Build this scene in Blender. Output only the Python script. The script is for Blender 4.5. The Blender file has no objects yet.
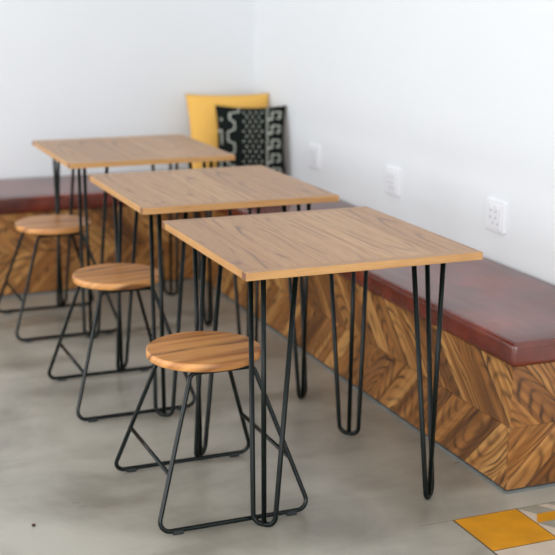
import bpy, bmesh, math, random
from mathutils import Vector, Matrix, noise as mnoise

random.seed(11)
sc = bpy.context.scene
COL = sc.collection

# ------------------------------------------------------------------ camera
F_PX, PITCH, YAW, ROLL = 1236.83, 0.2441, 0.3929, 0.008
CAM = Vector((-1.083, -2.8394, 1.4979))
fw = Vector((math.sin(YAW)*math.cos(PITCH), math.cos(YAW)*math.cos(PITCH), -math.sin(PITCH)))
rt = Vector((math.cos(YAW), -math.sin(YAW), 0))
up = rt.cross(fw)
r2 = rt*math.cos(ROLL) + up*math.sin(ROLL)
u2 = -rt*math.sin(ROLL) + up*math.cos(ROLL)
cd = bpy.data.cameras.new('camera')
cam = bpy.data.objects.new('camera', cd)
COL.objects.link(cam)
M = Matrix((r2, u2, -fw)).transposed().to_4x4()
M.translation = CAM
cam.matrix_world = M
cd.sensor_width = 36
cd.lens = F_PX/555*36
cd.clip_start = 0.05
cd.dof.use_dof = True
cd.dof.focus_distance = 3.25
cd.dof.aperture_fstop = 3.1
sc.camera = cam

# ------------------------------------------------------------------ light
w = bpy.data.worlds.new('world')
sc.world = w
w.use_nodes = True
bg = w.node_tree.nodes['Background']
bg.inputs['Color'].default_value = (0.90, 0.955, 1.0, 1)
bg.inputs['Strength'].default_value = 0.8


def area(name, loc, target, sx, sy, power, color):
    l = bpy.data.lights.new(name, 'AREA')
    l.shape = 'RECTANGLE'
    l.size, l.size_y, l.energy, l.color = sx, sy, power, color
    o = bpy.data.objects.new(name, l)
    o.location = loc
    o.rotation_euler = (Vector(target)-Vector(loc)).to_track_quat('-Z', 'Y').to_euler()
    COL.objects.link(o)
    return o


area('window_daylight_side', (-3.7, 0.9, 1.05), (0.5, 1.3, 0.1), 5.0, 1.9, 74, (1.0, 1.0, 1.0))
area('window_daylight_front', (-1.6, -4.05, 1.2), (-0.6, 3.0, 0.9), 3.6, 1.9, 72, (1.0, 1.0, 1.0))

vs = sc.view_settings
vs.view_transform = 'Standard'
vs.look = 'None'
vs.gamma = 1
vs.use_curve_mapping = False
vs.exposure = 0.47


# ------------------------------------------------------------------ materials
def lin(c):
    return tuple(((x/255)/12.92 if x/255 <= 0.04045 else ((x/255+0.055)/1.055)**2.4) for x in c) + (1,)


class NT:
    def __init__(s, name):
        s.m = bpy.data.materials.new(name)
        s.m.use_nodes = True
        s.t = s.m.node_tree
        s.b = s.t.nodes['Principled BSDF']

    def n(s, typ, **kw):
        nd = s.t.nodes.new(typ)
        for k, v in kw.items():
            if k[0] == '_':
                nd.inputs[k[1:].replace('_', ' ')].default_value = v
            else:
                setattr(nd, k, v)
        return nd

    def l(s, a, b):
        s.t.links.new(a, b)

    def math(s, op, a, b=None, clamp=False):
        nd = s.t.nodes.new('ShaderNodeMath')
        nd.operation = op
        nd.use_clamp = clamp
        for i, x in enumerate((a, b)):
            if x is None:
                continue
            if isinstance(x, (int, float)):
                nd.inputs[i].default_value = x
            else:
                s.l(x, nd.inputs[i])
        return nd.outputs[0]

    def mix(s, fac, a, b, mode='MIX'):
        nd = s.t.nodes.new('ShaderNodeMix')
        nd.data_type = 'RGBA'
        nd.blend_type = mode
        for i, x in ((0, fac), (6, a), (7, b)):
            if isinstance(x, (int, float, tuple)):
                nd.inputs[i].default_value = x
            else:
                s.l(x, nd.inputs[i])
        return nd.outputs[2]

    def ramp(s, fac, stops):
        nd = s.t.nodes.new('ShaderNodeValToRGB')
        el = nd.color_ramp.elements
        el[0].position, el[0].color = stops[0][0], stops[0][1]
        el[1].position, el[1].color = stops[-1][0], stops[-1][1]
        for p, c in stops[1:-1]:
            e = el.new(p)
            e.color = c
        s.l(fac, nd.inputs[0])
        return nd.outputs[0]

    def bump(s, h, strength, dist=0.01):
        nd = s.t.nodes.new('ShaderNodeBump')
        nd.inputs['Strength'].default_value = strength
        nd.inputs['Distance'].default_value = dist
        s.l(h, nd.inputs['Height'])
        s.l(nd.outputs[0], s.b.inputs['Normal'])


def G(v):
    return (v, v, v, 1)


def plain(name, rgb, rough=0.5, spec=0.5, metal=0.0, var=0.0, scale=20, bump=0.0):
    k = NT(name)
    k.b.inputs['Roughness'].default_value = rough
    k.b.inputs['Specular IOR Level'].default_value = spec
    k.b.inputs['Metallic'].default_value = metal
    tc = k.n('ShaderNodeTexCoord')
    ns = k.n('ShaderNodeTexNoise', _Scale=scale, _Detail=4.0)
    k.l(tc.outputs['Object'], ns.inputs['Vector'])
    c = lin(rgb)
    lo = tuple(x*(1-var) for x in c[:3]) + (1,)
    hi = tuple(min(1, x*(1+var)) for x in c[:3]) + (1,)
    k.l(k.ramp(ns.outputs['Fac'], [(0.3, lo), (0.7, hi)]), k.b.inputs['Base Color'])
    if bump:
        k.bump(ns.outputs['Fac'], bump)
    return k.m


def wood(name, base, dark, light, ring=26.0, strength=0.6, tonevar=0.35, rough=0.4, fine=0.35, along=0.09, hue=None, streak=1.1, streakf=45.0, warpk=0.075, sharp=3.0, spec=0.5, plo=0.38, phi=0.66):
    """UV in metres: u along the grain, v across it; 'tone' is the shade of each board"""
    k = NT(name)
    uv = k.n('ShaderNodeUVMap', uv_map='UVMap')
    sep = k.n('ShaderNodeSeparateXYZ')
    k.l(uv.outputs[0], sep.inputs[0])
    u, v = sep.outputs[0], sep.outputs[1]
    at = k.n('ShaderNodeAttribute', attribute_name='tone')
    tone = at.outputs['Fac']
    # slow warp of the rings
    cw = k.n('ShaderNodeCombineXYZ')
    k.l(k.math('MULTIPLY', u, 2.2), cw.inputs[0])
    k.l(k.math('MULTIPLY', v, 9.0), cw.inputs[1])
    k.l(k.math('MULTIPLY', tone, 31.0), cw.inputs[2])
    nw = k.n('ShaderNodeTexNoise', _Scale=1.0, _Detail=2.0, _Roughness=0.5)
    k.l(cw.outputs[0], nw.inputs['Vector'])
    warp = k.math('MULTIPLY', k.math('SUBTRACT', nw.outputs['Fac'], 0.5), warpk)
    # centre of the rings wanders per board
    fr = k.math('FRACT', k.math('MULTIPLY', tone, 7.31))
    vo = k.math('MULTIPLY', k.math('SUBTRACT', fr, 0.5), 0.09)
    cr = k.n('ShaderNodeCombineXYZ', _Z=0.018)
    k.l(k.math('MULTIPLY', u, along), cr.inputs[0])
    k.l(k.math('ADD', k.math('ADD', v, warp), vo), cr.inputs[1])
    ln = k.n('ShaderNodeVectorMath', operation='LENGTH')
    k.l(cr.outputs[0], ln.inputs[0])
    # rings
    ph = k.math('MULTIPLY', ln.outputs['Value'], ring*6.2832)
    sn = k.math('MULTIPLY', k.math('ADD', k.math('SINE', ph), 1.0), 0.5)
    ringm = k.math('POWER', sn, sharp)
    # patchy strength
    cp = k.n('ShaderNodeCombineXYZ')
    k.l(k.math('MULTIPLY', u, 4.0), cp.inputs[0])
    k.l(k.math('MULTIPLY', v, 22.0), cp.inputs[1])
    k.l(tone, cp.inputs[2])
    npch = k.n('ShaderNodeTexNoise', _Scale=1.0, _Detail=3.0)
    k.l(cp.outputs[0], npch.inputs['Vector'])
    patch = k.n('ShaderNodeMapRange', _From_Min=plo, _From_Max=phi)
    k.l(npch.outputs['Fac'], patch.inputs['Value'])
    # fine pores
    cf = k.n('ShaderNodeCombineXYZ')
    k.l(k.math('MULTIPLY', u, 14.0), cf.inputs[0])
    k.l(k.math('MULTIPLY', v, 420.0), cf.inputs[1])
    nf = k.n('ShaderNodeTexNoise', _Scale=1.0, _Detail=2.0)
    k.l(cf.outputs[0], nf.inputs['Vector'])
    # broad streaks
    cs = k.n('ShaderNodeCombineXYZ')
    k.l(k.math('MULTIPLY', u, 1.6), cs.inputs[0])
    k.l(k.math('MULTIPLY', v, streakf), cs.inputs[1])
    k.l(k.math('MULTIPLY', tone, 13.0), cs.inputs[2])
    nst = k.n('ShaderNodeTexNoise', _Scale=1.0, _Detail=2.0)
    k.l(cs.outputs[0], nst.inputs['Vector'])
    t1 = k.math('ADD', k.math('MULTIPLY', k.math('SUBTRACT', tone, 0.5), tonevar),
                k.math('MULTIPLY', k.math('SUBTRACT', nst.outputs['Fac'], 0.5), streak))
    t1 = k.math('ADD', t1, 0.5, clamp=True)
    c0 = k.ramp(t1, [(0.12, lin(hue or dark)), (0.5, lin(base)), (0.88, lin(light))])
    f = k.math('MULTIPLY', ringm, k.math('ADD', k.math('MULTIPLY', patch.outputs[0], 0.92), 0.08))
    c1 = k.mix(k.math('MULTIPLY', f, strength, clamp=True), c0, lin(dark))
    pores = k.n('ShaderNodeMapRange', _From_Min=0.5, _From_Max=0.75)
    k.l(nf.outputs['Fac'], pores.inputs['Value'])
    c2 = k.mix(k.math('MULTIPLY', pores.outputs[0], fine), c1, lin(dark))
    k.l(c2, k.b.inputs['Base Color'])
    k.b.inputs['Specular IOR Level'].default_value = spec
    rr = k.math('ADD', k.math('MULTIPLY', nf.outputs['Fac'], 0.15), rough-0.07)
    k.l(rr, k.b.inputs['Roughness'])
    k.bump(nf.outputs['Fac'], 0.12, 0.001)
    return k.m


M_OAK = wood('oak_tabletop', (174, 128, 80), (88, 52, 29), (196, 152, 103), ring=42, strength=0.8, tonevar=0.55, rough=0.34, fine=0.3, along=0.11, hue=(156, 110, 68), streak=0.95, streakf=60.0, warpk=0.05, sharp=12.0, plo=0.46, phi=0.62)
M_OAK_EDGE = wood('oak_edge', (194, 146, 90), (128, 82, 44), (210, 164, 108), ring=60, strength=0.35, tonevar=0.35, rough=0.45, fine=0.3, hue=(178, 126, 76), streak=0.8)
M_SEAT = wood('stool_seat_wood', (204, 142, 80), (100, 56, 25), (216, 158, 94), ring=12, strength=1.0, tonevar=0.2, rough=0.42, fine=0.12, hue=(160, 100, 50), streak=1.7, streakf=26.0, warpk=0.13, sharp=6.0)
M_PARQ = wood('reclaimed_parquet', (150, 97, 46), (46, 27, 13), (196, 144, 82), ring=62, strength=1.0, tonevar=0.5, rough=0.36, fine=0.35, along=0.3, hue=(96, 58, 27), streak=1.35, warpk=0.13, sharp=3.0)

M_STEEL = plain('dark_green_black_steel', (10, 18, 16), rough=0.3, spec=0.2, metal=0.0, var=0.1, scale=60)
M_STOOL = plain('stool_black_steel', (10, 18, 17), rough=0.2, spec=0.28, var=0.1, scale=60)
M_RUBBER = plain('black_plastic', (24, 32, 33), rough=0.6)
M_OUTLET = plain('white_plastic', (236, 238, 242), rough=0.35)
M_HOLE = plain('dark_hole', (140, 142, 150), rough=0.8)
M_CARC = plain('dark_carcass', (40, 28, 20), rough=0.8)
M_SEAL = plain('grey_blue_sealant', (104, 108, 106), rough=0.6, var=0.15)
M_YEL = plain('mustard_cloth', (240, 188, 98), rough=0.9, spec=0.1, var=0.06, scale=180, bump=0.15)
M_BLK = plain('black_cotton', (24, 29, 27), rough=0.95, spec=0.1, var=0.2, scale=200, bump=0.15)
M_PRT = plain('off_white_print', (176, 178, 166), rough=0.95, spec=0.1, var=0.12, scale=90)
M_CRUMB = plain('brown_crumb', (74, 52, 36), rough=0.9, var=0.3, scale=300)


def leather():
    k = NT('oxblood_leather')
    tc = k.n('ShaderNodeTexCoord')
    n1 = k.n('ShaderNodeTexNoise', _Scale=5.0, _Detail=5.0)
    n2 = k.n('ShaderNodeTexVoronoi', _Scale=260.0)
    mp = k.n('ShaderNodeMapping')
    mp.inputs['Scale'].default_value = (7, 1.6, 3)
    mp.inputs['Rotation'].default_value = (0, 0, 0.5)
    n3 = k.n('ShaderNodeTexNoise', _Scale=1.0, _Detail=2.0)
    for n in (n1, n2):
        k.l(tc.outputs['Object'], n.inputs['Vector'])
    k.l(tc.outputs['Object'], mp.inputs[0])
    k.l(mp.outputs[0], n3.inputs['Vector'])
    k.l(k.ramp(n1.outputs['Fac'], [(0.3, lin((72, 24, 12))), (0.5, lin((100, 36, 20))), (0.72, lin((132, 53, 32)))]), k.b.inputs['Base Color'])
    k.b.inputs['Roughness'].default_value = 0.23
    k.b.inputs['Specular IOR Level'].default_value = 0.85
    h = k.math('ADD', k.math('MULTIPLY', n2.outputs['Distance'], 0.05), k.math('MULTIPLY', n3.outputs['Fac'], 1.0))
    k.bump(h, 0.35, 0.012)
    return k.m


M_LEATHER = leather()


def plaster(name, rgb):
    k = NT(name)
    tc = k.n('ShaderNodeTexCoord')
    n1 = k.n('ShaderNodeTexNoise', _Scale=1.6, _Detail=3.0)
    n2 = k.n('ShaderNodeTexNoise', _Scale=90.0, _Detail=4.0)
    for n in (n1, n2):
        k.l(tc.outputs['Object'], n.inputs['Vector'])
    c = lin(rgb)
    k.l(k.ramp(n1.outputs['Fac'], [(0.3, tuple(x*0.985 for x in c[:3])+(1,)), (0.7, c)]), k.b.inputs['Base Color'])
    k.b.inputs['Roughness'].default_value = 0.75
    k.b.inputs['Specular IOR Level'].default_value = 0.23
    k.bump(n2.outputs['Fac'], 0.12, 0.004)
    return k.m


M_WALL = plaster('white_plaster', (232, 235, 238))
M_CEIL = plaster('white_ceiling', (240, 240, 240))


def concrete():
    k = NT('polished_concrete')
    tc = k.n('ShaderNodeTexCoord')
    P = tc.outputs['Object']
    n1 = k.n('ShaderNodeTexNoise', _Scale=1.7, _Detail=5.0, _Roughness=0.6, _Distortion=0.6)
    mp = k.n('ShaderNodeMapping')
    mp.inputs['Rotation'].default_value = (0, 0, 0.35)
    mp.inputs['Scale'].default_value = (1.6, 4.2, 1)
    n2 = k.n('ShaderNodeTexNoise', _Scale=1.0, _Detail=4.0, _Distortion=0.4)
    n3 = k.n('ShaderNodeTexNoise', _Scale=70.0, _Detail=5.0)
    for n in (n1, n3):
        k.l(P, n.inputs['Vector'])
    k.l(P, mp.inputs[0])
    k.l(mp.outputs[0], n2.inputs['Vector'])
    t = k.math('ADD', k.math('MULTIPLY', n1.outputs['Fac'], 0.55), k.math('MULTIPLY', n2.outputs['Fac'], 0.45))
    c = k.ramp(t, [(0.38, lin((124, 120, 109))), (0.48, lin((151, 147, 136))), (0.58, lin((172, 168, 157)))])
    c = k.mix(k.math('MULTIPLY', n3.outputs['Fac'], 0.12), c, lin((120, 112, 100)))
    # saw-cut joint in line with the tile edge
    sp = k.n('ShaderNodeSeparateXYZ')
    k.l(P, sp.inputs[0])
    j = k.math('LESS_THAN', k.math('ABSOLUTE', k.math('ADD', sp.outputs[1], 0.0665)), 0.0016)
    j = k.math('MULTIPLY', j, k.math('GREATER_THAN', sp.outputs[0], 0.5))
    c = k.mix(k.math('MULTIPLY', j, 0.55), c, lin((70, 62, 54)))
    k.l(c, k.b.inputs['Base Color'])
    k.l(k.math('ADD', k.math('MULTIPLY', n2.outputs['Fac'], 0.22), 0.2), k.b.inputs['Roughness'])
    k.b.inputs['Specular IOR Level'].default_value = 0.75
    k.bump(n3.outputs['Fac'], 0.06, 0.003)
    return k.m


M_CONC = concrete()
M_T_YEL = plain('yellow_cement_tile', (196, 132, 8), rough=0.5, var=0.1, scale=14)
M_T_WHT = plain('chalk_white_cement_tile', (188, 172, 154), rough=0.55, var=0.06, scale=14)
M_T_GRY = plain('grey_cement_tile', (140, 136, 122), rough=0.55, var=0.08, scale=14)
M_GROUT = plain('brown_grout', (84, 66, 46), rough=0.9)


# ------------------------------------------------------------------ object helpers
def link(name, bm, mats, parent=None, smooth=False):
    me = bpy.data.meshes.new(name)
    bm.normal_update()
    bm.to_mesh(me)
    bm.free()
    for m in (mats if isinstance(mats, (list, tuple)) else [mats]):
        me.materials.append(m)
    if smooth:
        for p in me.polygons:
            p.use_smooth = True
    o = bpy.data.objects.new(name, me)
    COL.objects.link(o)
    if parent:
        o.parent = parent
    return o


def tag(o, label, cat, group=None):
    o['label'] = label
    o['category'] = cat
    if group:
        o['group'] = group
    return o


def thing(name, loc, label, cat, group=None, rz=0):
    o = bpy.data.objects.new(name, None)
    o.empty_display_size = 0.1
    COL.objects.link(o)
    o.location = loc
    o.rotation_euler = (0, 0, rz)
    return tag(o, label, cat, group)


def struct(name, bm, mats, **kw):
    o = link(name, bm, mats, **kw)
    o['kind'] = 'structure'
    return o


def dup(o, parent=None):
    c = o.copy()
    COL.objects.link(c)
    if parent:
        c.parent = parent
    for ch in list(o.children):
        dup(ch, c)
    return c


def box(bm, a, b, mi=0):
    x0, y0, z0 = a
    x1, y1, z1 = b
    v = [bm.verts.new(p) for p in ((x0, y0, z0), (x1, y0, z0), (x1, y1, z0), (x0, y1, z0), (x0, y0, z1), (x1, y0, z1), (x1, y1, z1), (x0, y1, z1))]
    fs = []
    for q in ((3, 2, 1, 0), (4, 5, 6, 7), (0, 1, 5, 4), (1, 2, 6, 5), (2, 3, 7, 6), (3, 0, 4, 7)):
        f = bm.faces.new([v[i] for i in q])
        f.material_index = mi
        fs.append(f)
    return fs


def bevel_mod(o, wd, seg=2, angle=0.6):
    m = o.modifiers.new('bevel', 'BEVEL')
    m.width = wd
    m.segments = seg
    m.limit_method = 'ANGLE'
    m.angle_limit = angle
    return m


def fillet(pts, rad, n=6):
    """round the inner corners of an open polyline"""
    pts = [Vector(p) for p in pts]
    out = [pts[0]]
    for i in range(1, len(pts)-1):
        a, b, c = pts[i-1], pts[i], pts[i+1]
        d1, d2 = (a-b), (c-b)
        l1, l2 = d1.length, d2.length
        d1.normalize(); d2.normalize()
        ang = d1.angle(d2)
        r = rad[i-1] if isinstance(rad, (list, tuple)) else rad
        t = min(r/math.tan(ang/2), l1*0.48, l2*0.48)
        r = t*math.tan(ang/2)
        bis = (d1+d2).normalized()
        cen = b + bis*(r/math.sin(ang/2))
        p0, p1 = b+d1*t, b+d2*t
        e0, e1 = (p0-cen), (p1-cen)
        th = e0.angle(e1)
        for k in range(n+1):
            s = k/n
            q = (e0*math.sin((1-s)*th)+e1*math.sin(s*th))/math.sin(th)
            out.append(cen+q)
    out.append(pts[-1])
    return out


def tube(bm, pts, r, n=12, closed=False):
    pts = [Vector(p) for p in pts]
    N = len(pts)
    tang = []
    for i in range(N):
        if closed:
            t = pts[(i+1) % N]-pts[i-1]
        else:
            t = pts[min(i+1, N-1)]-pts[max(i-1, 0)]
        tang.append(t.normalized())
    nrm = tang[0].orthogonal().normalized()
    rings = []
    for i in range(N):
        t = tang[i]
        nrm = (nrm - t*nrm.dot(t)).normalized()
        bn = t.cross(nrm)
        rings.append([bm.verts.new(pts[i]+(nrm*math.cos(a)+bn*math.sin(a))*r) for a in (2*math.pi*k/n for k in range(n))])
    rng = range(N if closed else N-1)
    for i in rng:
        A, B = rings[i], rings[(i+1) % N]
        if closed and i == N-1:  # best match for the twist
            j0 = min(range(n), key=lambda j: (A[0].co-B[j].co).length)
            B = B[j0:]+B[:j0]
        for k in range(n):
            bm.faces.new((A[k], A[(k+1) % n], B[(k+1) % n], B[k])).smooth = True
    if not closed:
        bm.faces.new(list(reversed(rings[0])))
        bm.faces.new(rings[-1])


def tone_layer(bm):
    return bm.faces.layers.float.get('tone') or bm.faces.layers.float.new('tone')


def wood_uv(bm, faces, grain, cross, ou, ov, tone, org=Vector((0, 0, 0))):
    """uv in metres: u along the grain"""
    uvl = bm.loops.layers.uv.get('UVMap') or bm.loops.layers.uv.new('UVMap')
    tl = tone_layer(bm)
    third = grain.cross(cross)
    for f in faces:
        f[tl] = tone
        for lp in f.loops:
            p = lp.vert.co-org
            lp[uvl].uv = (p.dot(grain)+ou, p.dot(cross)+p.dot(third)*1.0+ov)


def board(bm, a, b, axis, mi=0, tone=None):
    """a straight board with its grain along axis 0/1/2"""
    bm.loops.layers.uv.get('UVMap') or bm.loops.layers.uv.new('UVMap')
    tone_layer(bm)
    fs = box(bm, a, b, mi)
    g = Vector((0, 0, 0)); g[axis] = 1
    c = Vector((0, 0, 0)); c[(axis+1) % 2 if axis < 2 else 0] = 1
    mid = (Vector(a)+Vector(b))/2
    wood_uv(bm, fs, g, c, random.uniform(-0.35, 0.35), random.uniform(-0.03, 0.03), random.random() if tone is None else tone, mid)
    return fs


# ------------------------------------------------------------------ the setting
WX, WY = 1.35, 3.37
bm = bmesh.new(); box(bm, (-4, -4.2, -0.1), (WX, WY, 0)); struct('floor', bm, M_CONC)
bm = bmesh.new(); box(bm, (WX, -4.2, 0), (WX+0.12, WY+0.12, 2.9)); struct('wall_right', bm, M_WALL)
bm = bmesh.new(); box(bm, (-4, WY, 0), (WX, WY+0.12, 2.9)); struct('wall_back', bm, M_WALL)
bm = bmesh.new(); box(bm, (-4, -4.2, 2.9), (WX+0.12, WY+0.12, 3.0)); struct('ceiling', bm, M_CEIL)

# patterned cement tiles let into the floor
TX, TY, TS = 0.606, -0.0685, 0.2065
bm = bmesh.new()


def flat(poly, mi, z):
    f = bm.faces.new([bm.verts.new((x, y, z)) for x, y in poly])
    if f.normal.z < 0:
        f.normal_flip()
    f.material_index = mi
    return f


cols, rows = 3, 3
box(bm, (TX-0.002, TY-rows*TS-0.002, 0.0001), (TX+cols*TS, TY+0.002, 0.0010), 3)
for r in range(rows):
    for c in range(cols):
        x0, y0 = TX+c*TS+0.0016, TY-(r+1)*TS+0.0016
        s = TS-0.0032

        def q(*uvs):
            return [(x0+u*s, y0+v*s) for u, v in uvs]
        Z = 0.0016
        if (r+c) % 2 == 0 and not (r == 1 and c == 1):
            flat(q((0, 0), (1, 0), (1, 1), (0, 1)), 0, Z)
        elif r == 0:
            flat(q((0, 0), (1, 0), (1, 1), (0, 1)), 1, Z)
            for k in (0, 1):
                du = k*0.5
                for dv in (0.0, -0.5):
                    def cl(*pp):
                        return q(*[(min(1, u+du), min(1, max(0, v+dv))) for u, v in pp])
                    flat(cl((0.0, 1.0), (0.165, 0.75), (0.5, 0.75), (0.335, 1.0)), 2, Z+0.0004)
                    flat(cl((0.0, 0.5), (0.335, 0.5), (0.5, 0.75), (0.165, 0.75)), 0, Z+0.0004)
        else:
            flat(q((0, 0), (1, 0), (1, 1), (0, 1)), 1, Z)
bmesh.ops.recalc_face_normals(bm, faces=bm.faces)
struct('floor_tiles', bm, [M_T_YEL, M_T_WHT, M_T_GRY, M_GROUT])


# ------------------------------------------------------------------ benches with chevron boards
def clip(poly, lo, hi):
    def cut(pl, f):
        out = []
        for i in range(len(pl)):
            a, b = pl[i], pl[(i+1) % len(pl)]
            fa, fb = f(a), f(b)
            if fa >= 0:
                out.append(a)
            if (fa >= 0) != (fb >= 0):
                t = fa/(fa-fb)
                out.append((a[0]+(b[0]-a[0])*t, a[1]+(b[1]-a[1])*t))
        return out
    for f in (lambda p: p[0]-lo, lambda p: hi-p[0]):
        poly = cut(poly, f)
        if len(poly) < 3:
            return None
    return poly


def chevron(bm, O, S, N, L, z0, z1, zm, sgn, seed):
    """boards in two rows meeting on a spine at zm; s = t + sgn*|z-zm|"""
    rnd = random.Random(seed)
    S, N = Vector(S), Vector(N)
    bm.loops.layers.uv.new('UVMap')
    tone_layer(bm)
    span = max(z1-zm, zm-z0)
    last = 0.5
    for row, (za, zb) in enumerate(((z0, zm), (zm, z1))):
        t = -span-0.05
        while t < L+span+0.05:
            wd = rnd.choice((0.055, 0.085, 0.1, 0.12, 0.135, 0.158))
            if zb > zm+1e-6:
                pl = [(t, zm), (t+wd, zm), (t+wd+sgn*(z1-zm), z1), (t+sgn*(z1-zm), z1)]
                gd = (S*sgn+Vector((0, 0, 1))).normalized()
            else:
                pl = [(t+sgn*(zm-z0), z0), (t+wd+sgn*(zm-z0), z0), (t+wd, zm), (t, zm)]
                gd = (S*(-sgn)+Vector((0, 0, 1))).normalized()
            tone = rnd.random()
            if abs(tone-last) < 0.25:
                tone = (tone+0.4) % 1
            last = tone
            t += wd
            pl = clip(pl, 0, L)
            if not pl:
                continue
            # small shadow gap
            cx = sum(p[0] for p in pl)/len(pl); cz = sum(p[1] for p in pl)/len(pl)
            pl = [(p[0]+(cx-p[0])*0.006, p[1]+(cz-p[1])*0.006) for p in pl]
            ar = sum(pl[i][0]*pl[(i+1) % len(pl)][1]-pl[(i+1) % len(pl)][0]*pl[i][1] for i in range(len(pl)))
            if abs(ar) < 1e-5:
                continue
            th = 0.012+rnd.uniform(0, 0.0014)
            fr = [bm.verts.new(O+S*p[0]+Vector((0, 0, p[1]))+N*th) for p in pl]
            bk = [bm.verts.new(O+S*p[0]+Vector((0, 0, p[1]))) for p in pl]
            fs = [bm.faces.new(fr), bm.faces.new(list(reversed(bk)))]
            for i in range(len(pl)):
                j = (i+1) % len(pl)
                fs.append(bm.faces.new((fr[i], bk[i], bk[j], fr[j])))
            cr = gd.cross(N).normalized()
            wood_uv(bm, fs, gd, cr, rnd.uniform(-0.25, 0.25), rnd.uniform(-0.05, 0.05), tone,
                    O+S*cx+Vector((0, 0, cz)))
    bmesh.ops.recalc_face_normals(bm, faces=bm.faces)


BX, BY, BH, FY = 0.845, 0.033, 0.394, 2.81
ZB = 0.008
bench = thing('bench', (BX, BY, 0), 'long built-in bench of diagonal reclaimed boards along the right wall, nearest the camera', 'bench', 'built-in wooden benches')
bl = Vector((-BX, -BY, 0))


def part(name, bm, mats, root, off, smooth=False):
    bmesh.ops.translate(bm, verts=bm.verts, vec=-Vector(off))
    return link(name, bm, mats, root, smooth)


bm = bmesh.new(); box(bm, (BX+0.0125, BY+0.0125, ZB), (WX-0.002, FY-0.002, BH-0.001)); part('carcass', bm, M_CARC, bench, bench.location)
bm = bmesh.new()
chevron(bm, Vector((BX+0.0125, BY+0.001, 0)), (0, 1, 0), (-1, 0, 0), FY-BY-0.003, ZB+0.003, BH-0.001, 0.205, 1, 5)
o = part('front_panel', bm, M_PARQ, bench, bench.location); bevel_mod(o, 0.0008, 1)
bm = bmesh.new()
chevron(bm, Vector((WX-0.003, BY+0.0125, 0)), (-1, 0, 0), (0, -1, 0), WX-0.003-BX, ZB+0.003, BH-0.001, 0.205, 1, 23)
o = part('end_panel', bm, M_PARQ, bench, bench.location); bevel_mod(o, 0.0008, 1)
bm = bmesh.new()
box(bm, (BX-0.004, BY-0.004, 0.0003), (WX-0.002, FY-0.009, ZB))
part('base_strip', bm, M_SEAL, bench, bench.location)

bench2 = thing('bench', (-2.2, FY, 0), 'low built-in bench of diagonal boards along the back wall, behind the farthest stool', 'bench', 'built-in wooden benches')
bm = bmesh.new(); box(bm, (-2.2, FY+0.0125, ZB), (WX-0.002, WY-0.002, BH-0.001)); part('carcass', bm, M_CARC, bench2, bench2.location)
bm = bmesh.new()
chevron(bm, Vector((-2.2, FY+0.0125, 0)), (1, 0, 0), (0, -1, 0), 2.2+BX-0.015, ZB+0.003, BH-0.001, 0.205, -1, 41)
o = part('front_panel', bm, M_PARQ, bench2, bench2.location); bevel_mod(o, 0.0008, 1)
bm = bmesh.new(); box(bm, (-2.2, FY-0.004, 0.0003), (BX-0.009, WY-0.002, ZB)); part('base_strip', bm, M_SEAL, bench2, bench2.location)


def cushion_pad(a, b, R=0.016, crown=0.003, seed=0):
    """soft slab: rounded box with a slightly puffed top"""
    bm = bmesh.new()
    box(bm, a, b)
    bmesh.ops.bevel(bm, geom=list(bm.edges), offset=R, segments=5, profile=0.5, affect='EDGES')
    L = (b[0]-a[0], b[1]-a[1])
    for ax in (0, 1):
        n = int(L[ax]/0.06)
        for k in range(1, n):
            co = [0, 0, 0]; co[ax] = a[ax]+R+(L[ax]-2*R)*k/n
            no = [0, 0, 0]; no[ax] = 1
            bmesh.ops.bisect_plane(bm, geom=list(bm.verts)+list(bm.edges)+list(bm.faces), plane_co=co, plane_no=no)
    zt = b[2]
    for v in bm.verts:
        if v.co.z > zt-R*1.2:
            sx = min(v.co.x-a[0], b[0]-v.co.x); sy = min(v.co.y-a[1], b[1]-v.co.y)
            e = min(1, max(0, min(sx, sy)/0.06))
            v.co.z += crown*math.sin(e*math.pi/2) + 0.0012*mnoise.noise(Vector((v.co.x*6, v.co.y*5, seed)))*e
    return bm


CH = 0.467
pad = thing('bench_cushion', (BX, BY, BH), 'oxblood leather seat pad on the right-hand bench, in front of the wall sockets', 'seat cushion', 'leather bench seat pads')
bm = cushion_pad((BX-0.012, BY-0.016, BH), (WX-0.003, FY-0.02, CH))
part('cover', bm, M_LEATHER, pad, pad.location, True)
bm = bmesh.new()
zz = CH-0.016
tube(bm, fillet([(WX-0.03, BY-0.0155, zz), (BX-0.0115, BY-0.0155, zz), (BX-0.0115, FY-0.05, zz)], 0.022), 0.0016, 6)
part('seam', bm, M_LEATHER, pad, pad.location, True)
pad2 = thing('bench_cushion', (-2.2, FY, BH), 'oxblood leather seat pad on the bench along the back wall, behind the farthest table', 'seat cushion', 'leather bench seat pads')
bm = cushion_pad((-2.2, FY-0.012, BH), (WX-0.003, WY-0.003, CH), seed=4)
part('cover', bm, M_LEATHER, pad2, pad2.location, True)
bm = bmesh.new()
tube(bm, [(-2.17, FY-0.0115, zz), (BX-0.03, FY-0.0115, zz)], 0.0016, 6)
part('seam', bm, M_LEATHER, pad2, pad2.location, True)

# ------------------------------------------------------------------ tables
TW, TD, TH, TT = 0.696, 0.718, 0.75, 0.0215


def leg_bm(sx, sy):
    """three-rod hairpin leg at a corner: local coords of the table (origin at near left corner)"""
    X = 0 if sx > 0 else TW
    Y = 0 if sy > 0 else TD
    zt = TH-TT-0.003
    c, d, i, h = 0.078, 0.094, 0.088, 0.023
    P = lambda a, b, z: Vector((X+sx*a, Y+sy*b, z))
    bm = bmesh.new()
    r = 0.0072
    pts = fillet([P(c+d, c, zt), P(i+h, i-h, r), P(i-h, i+h, r), P(c, c+d, zt)], 0.026, 8)
    tube(bm, pts, r, 10)
    tube(bm, [P(c, c, zt), P(i, i, r+0.004)], r, 10)
    return bm


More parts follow.
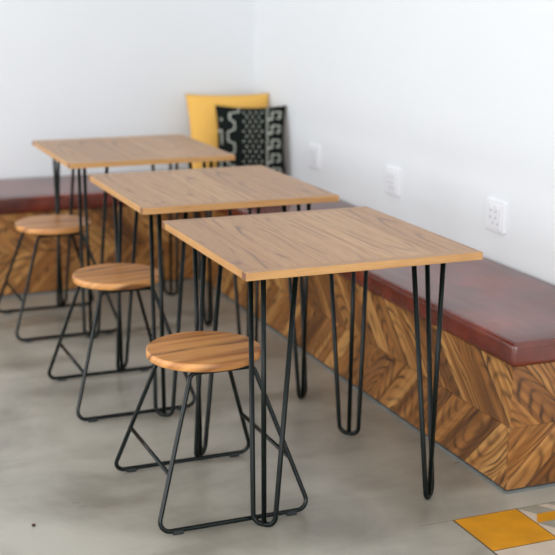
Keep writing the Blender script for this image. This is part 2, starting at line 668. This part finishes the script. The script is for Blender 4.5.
def plate_bm(sx, sy):
    X = 0 if sx > 0 else TW
    Y = 0 if sy > 0 else TD
    bm = bmesh.new()
    pl = [(0.06, 0.06), (0.205, 0.06), (0.205, 0.085), (0.085, 0.205), (0.06, 0.205)]
    lo = [bm.verts.new((X+sx*a, Y+sy*b, TH-TT-0.004)) for a, b in pl]
    hi = [bm.verts.new((X+sx*a, Y+sy*b, TH-TT-0.0002)) for a, b in pl]
    bm.faces.new(lo); bm.faces.new(hi)
    for k in range(5):
        bm.faces.new((lo[k], lo[(k+1) % 5], hi[(k+1) % 5], hi[k]))
    bmesh.ops.recalc_face_normals(bm, faces=bm.faces)
    return bm


def make_table(seed):
    random.seed(seed)
    t = thing('table', (0, 0, 0), '', 'table', 'hairpin-leg oak tables')
    bm = bmesh.new()
    z0, z1 = TH-TT, TH
    lip = 0.03
    for y in (0, TD-lip):
        fs = board(bm, (0, y, z0), (TW, y+lip, z1), 0, 1)
        fs[1].material_index = 0
    # end grain of the near lipping shows darker
    ws = [0.095, 0.13, 0.115, 0.14, 0.105]
    sc_ = TW/sum(ws)
    x = 0
    tones = [0.35, 0.62, 0.25, 0.75, 0.5]
    random.shuffle(tones)
    for q, (w_, tn) in enumerate(zip(ws, tones)):
        fs = board(bm, (x, lip, z0), (x+w_*sc_, TD-lip, z1), 1, 0, tn)
        if q == 0:
            fs[5].material_index = 1
        if q == 4:
            fs[3].material_index = 1
        x += w_*sc_
    top = link('tabletop', bm, [M_OAK, M_OAK_EDGE], t)
    bevel_mod(top, 0.0009, 2)
    # darker end-grain faces of the lippings
    for y in (0.0015, TD-lip+0.0015):
        bm = bmesh.new()
        box(bm, (-0.0006, y, z0+0.0015), (0.0006, y+lip-0.003, z1-0.0012))
        link('end_grain', bm, M_ENDG, top)
    for sy in (1, -1):
        for sx in (1, -1):
            lg = link('leg', leg_bm(sx, sy), M_STEEL, t)
            link('mounting_plate', plate_bm(sx, sy), M_STEEL, lg)
    return t


M_ENDG = plain('oak_end_grain', (120, 80, 56), rough=0.6, var=0.15, scale=200)
tables = [((0.009, 0.003, 0), 'square oak table on black hairpin legs nearest the camera, sharpest in the photo'),
          ((0.011, 0.935, 0), 'middle oak hairpin-leg table, between the nearest and the farthest table'),
          ((0.006, 1.936, 0), 'farthest oak hairpin-leg table, against the back bench and cushions')]
for k, (loc, lab) in enumerate(tables):
    t = make_table(3+k)
    t.location = loc
    t['label'] = lab

# ------------------------------------------------------------------ stools
SD = 0.232                           # half footprint along the bench
TWX, TDY = 0.092, 0.128             # half size at the top of the legs


def make_stool(seed, pat, R=0.162, SH=0.446, SW=0.226, off=0.0):
    s = thing('stool', (0, 0, 0), '', 'stool', 'round wooden stools')
    r = 0.0067
    zt = SH-0.024-r
    bm = bmesh.new()
    N = 64
    bm.loops.layers.uv.new('UVMap'); tone_layer(bm)
    rnd = random.Random(seed)
    # boards cut to a disc: clip strips
    prof = [(R-0.004, SH-0.024), (R-0.0005, SH-0.021), (R, SH-0.012), (R-0.0005, SH-0.003), (R-0.004, SH)]
    rings = [[bm.verts.new((a*math.cos(2*math.pi*k/N), a*math.sin(2*math.pi*k/N), z)) for k in range(N)] for a, z in prof]
    fs = []
    for i in range(len(prof)-1):
        for k in range(N):
            f = bm.faces.new((rings[i][k], rings[i][(k+1) % N], rings[i+1][(k+1) % N], rings[i+1][k]))
            f.smooth = True
            fs.append(f)
    fs.append(bm.faces.new(rings[-1]))
    fs.append(bm.faces.new(list(reversed(rings[0]))))
    ga = pat
    g = Vector((math.cos(ga), math.sin(ga), 0)); c = Vector((-math.sin(ga), math.cos(ga), 0))
    wood_uv(bm, fs, g, c, rnd.uniform(-0.2, 0.2), 0.02, rnd.uniform(0.4, 0.6))
    link('seat', bm, M_SEAT, s).location.x = off
    for sy in (-1, 1):
        bm = bmesh.new()
        # closed trapezoid loop: floor runner, two legs, top bar under the seat
        q = [(0, sy*SD, r+0.004), (SW, sy*SD, r+0.004), (TWX, sy*TDY, zt), (-TWX, sy*TDY, zt), (-SW, sy*SD, r+0.004), (0, sy*SD, r+0.004)]
        pts = fillet(q, [0.028, 0.022, 0.022, 0.028], 7)
        tube(bm, pts[:-1], r, 10, closed=True)
        lf = link('leg_frame', bm, M_STOOL, s)
        for sx in (-1, 1):
            bm = bmesh.new()
            cx = sx*(SW-0.058)
            box(bm, (cx-0.016, sy*SD-0.009, 0.0004), (cx+0.016, sy*SD+0.009, 0.0115))
            ft = link('foot_pad', bm, M_RUBBER, lf)
            bevel_mod(ft, 0.004, 3)
    f_ = (0.158-r)/(zt-r)
    bx_, by_ = SW+(TWX-SW)*f_, SD+(TDY-SD)*f_
    for sx in (-1, 1):
        bm = bmesh.new()
        tube(bm, [(sx*bx_, -by_, 0.158), (sx*bx_, by_, 0.158)], r*0.9, 10)
        link('brace', bm, M_STOOL, s)
    return s


stools = [((0.029, 0.366, 0), 'round-seated wooden stool nearest the camera, with streaky grain and black wire frame', 0.0, 0.164, 0.4495, 0.226, -0.011),
          ((0.017, 1.2955, 0), 'second stool from the camera, beside the middle table', 0.05, 0.156, 0.453, 0.217, 0.0),
          ((0.010, 2.294, 0), 'farthest round stool, pale seat in front of the back bench', -0.1, 0.160, 0.449, 0.226, 0.0)]
for k, (loc, lab, ga, rad, hgt, sw, off) in enumerate(stools):
    s = make_stool(20+k, ga+0.12, rad, hgt, sw, off)
    s.location = loc
    s['label'] = lab


# ------------------------------------------------------------------ scatter cushions
def pillow_bm(W, H, T, n=36, ear=0.045, printed=None, taper=0.0):
    bm = bmesh.new()

    def pt(i, j, side):
        u, v = 2*i/n-1, 2*j/n-1
        k = 1-ear*(1-v*v)*2.2*0.5
        k2 = 1-ear*(1-u*u)*2.2*0.5
        x = u*W/2*(1-(1-k)*abs(u)**2)*(1-taper*(1-v)/2)
        z = v*H/2*(1-(1-k2)*abs(v)**2)
        t = T/2*(max(0, 1-abs(u)**2.6)**0.55)*(max(0, 1-abs(v)**2.6)**0.55)
        t += 0.004*mnoise.noise(Vector((u*2.5, v*2.5, side+W*9)))*(1-u*u)*(1-v*v)
        return Vector((x, side*t, z))
    edge = {}
    for side in (-1, 1):
        g = {}
        for i in range(n+1):
            for j in range(n+1):
                if i in (0, n) or j in (0, n):
                    if (i, j) not in edge:
                        edge[i, j] = bm.verts.new(pt(i, j, 0))
                    g[i, j] = edge[i, j]
                else:
                    g[i, j] = bm.verts.new(pt(i, j, side))
        for i in range(n):
            for j in range(n):
                q = [g[i, j], g[i+1, j], g[i+1, j+1], g[i, j+1]]
                f = bm.faces.new(q if side < 0 else list(reversed(q)))
                f.smooth = True
                if printed and side < 0 and printed((i+0.5)/n, 1-(j+0.5)/n):
                    f.material_index = 1
    return bm


def segd(p, a, b):
    ax, ay = a; bx, by = b
    dx, dy = bx-ax, by-ay
    L = dx*dx+dy*dy
    t = max(0, min(1, ((p[0]-ax)*dx+(p[1]-ay)*dy)/L)) if L else 0
    return math.hypot(p[0]-ax-dx*t, p[1]-ay-dy*t)


LINES = [[(0.33, 0.0), (0.33, 0.08), (0.2, 0.11), (0.2, 0.2), (0.27, 0.24), (0.27, 0.34), (0.17, 0.38), (0.17, 0.5), (0.27, 0.54), (0.27, 0.66), (0.17, 0.7), (0.17, 0.82), (0.27, 0.86), (0.27, 1.0)],
         [(0.0, 0.36), (0.07, 0.36), (0.07, 0.54)], [(0.0, 0.76), (0.07, 0.76), (0.07, 0.92)],
         [(0.73, 0.0), (0.73, 1.0)]]
for k in range(5):
    y = 0.06+k*0.2
    LINES.append([(0.73, y+0.14), (0.8, y+0.14), (0.8, y+0.03), (0.92, y+0.03), (0.92, y+0.12), (0.87, y+0.12)])


def mud(u, v):
    for ln in LINES:
        for a, b in zip(ln, ln[1:]):
            if segd((u, v), a, b) < 0.0105:
                return True
    if 0.36 < u < 0.69 and 0.05 < v < 0.97:
        row = round((v-0.09)/0.07)
        odd = row % 2
        col = round((u-0.4)/0.085-0.5*odd)
        if 0 <= col <= 3-odd:
            return math.hypot(u-0.4-(col+0.5*odd)*0.085, (v-0.09-row*0.07)) < 0.0135
    return math.hypot(u-0.07, v-0.2) < 0.02


def place_pillow(name, bm, mats, loc, rz, lean, label):
    o = link(name, bm, mats)
    o.rotation_mode = 'XYZ'
    o.location = loc
    o.rotation_euler = (lean, 0, rz)
    tag(o, label, 'cushion', 'scatter cushions in the corner')
    return o


place_pillow('cushion', pillow_bm(0.44, 0.412, 0.12, taper=0.08), M_YEL, (1.122, 3.148, 0.675), math.radians(-10), math.radians(-13), 'plain mustard yellow scatter cushion leaning on the back wall, behind the black one')
place_pillow('cushion', pillow_bm(0.36, 0.362, 0.11, n=150, ear=0.075, printed=mud), [M_BLK, M_PRT], (1.163, 2.945, 0.658), math.radians(-20), math.radians(-11), 'black scatter cushion with off-white dots and stepped lines, in the corner before the yellow one')

# ------------------------------------------------------------------ wall sockets


def rrect(bm, w_, h_, d0, d1, r, inset, mi=0, n=5):
    """rounded slab on the wall facing -x: local y across, z up"""
    def ring(dx, ins):
        out = []
        for cx, cz, a0 in ((w_/2-r, h_/2-r, 0), (-w_/2+r, h_/2-r, 90), (-w_/2+r, -h_/2+r, 180), (w_/2-r, -h_/2+r, 270)):
            for k in range(n+1):
                a = math.radians(a0+90*k/n)
                out.append(bm.verts.new((-dx, cx+(r-ins)*math.cos(a), cz+(r-ins)*math.sin(a))))
        return out
    A, B, C = ring(d0, 0), ring(d1-inset*0.6, 0), ring(d1, inset)
    m = len(A)
    for P, Q in ((A, B), (B, C)):
        for k in range(m):
            bm.faces.new((P[k], P[(k+1) % m], Q[(k+1) % m], Q[k])).material_index = mi
    bm.faces.new(C).material_index = mi
    bm.faces.new(A).material_index = mi
    bmesh.ops.recalc_face_normals(bm, faces=bm.faces)


def make_socket(loc, label, pins):
    s = thing('wall_socket', loc, label, 'power socket', 'white wall sockets above the bench')
    bm = bmesh.new(); rrect(bm, 0.128, 0.118, 0.0, 0.011, 0.008, 0.004); link('plate', bm, M_OUTLET, s)
    bm = bmesh.new(); rrect(bm, 0.092, 0.092, 0.010, 0.0135, 0.005, 0.0015); ins = link('socket_insert', bm, M_OUTLET, s)
    if pins:
        for (py, pz) in ((0.022, 0.018), (0.022, -0.006), (-0.012, 0.018), (0.004, -0.026), (-0.026, -0.026), (-0.012, -0.006)):
            bm = bmesh.new()
            bmesh.ops.create_cone(bm, cap_ends=True, segments=14, radius1=0.0036, radius2=0.0036, depth=0.0012,
                                  matrix=Matrix.Translation((-0.0137, py, pz)) @ Matrix.Rotation(math.pi/2, 4, 'Y'))
            link('pin_hole', bm, M_HOLE, ins)
    for py in (-0.02, 0.02):
        bm = bmesh.new(); 
        box(bm, (-0.0165, py-0.008, 0.024), (-0.013, py+0.008, 0.042)); sw = link('switch', bm, M_OUTLET, ins); bevel_mod(sw, 0.001, 2)
    return s


make_socket((WX, 0.948, 0.633), 'white wall socket with visible pin holes nearest the camera, right of the other two', True)
make_socket((WX, 1.758, 0.632), 'middle of the three white wall sockets, above the middle of the bench', True)
make_socket((WX, 2.572, 0.626), 'farthest white wall socket, just right of the black patterned cushion', True)

# ------------------------------------------------------------------ a crumb on the floor
bm = bmesh.new()
bmesh.ops.create_icosphere(bm, subdivisions=2, radius=0.006)
for v in bm.verts:
    v.co *= 1+0.5*mnoise.noise(v.co*300)
    v.co.z *= 0.5
o = link('crumb', bm, M_CRUMB)
o.location = (-0.494, 0.326, 0.0036)
tag(o, 'tiny dry brown crumb alone on the bare concrete floor, front left', 'crumb')
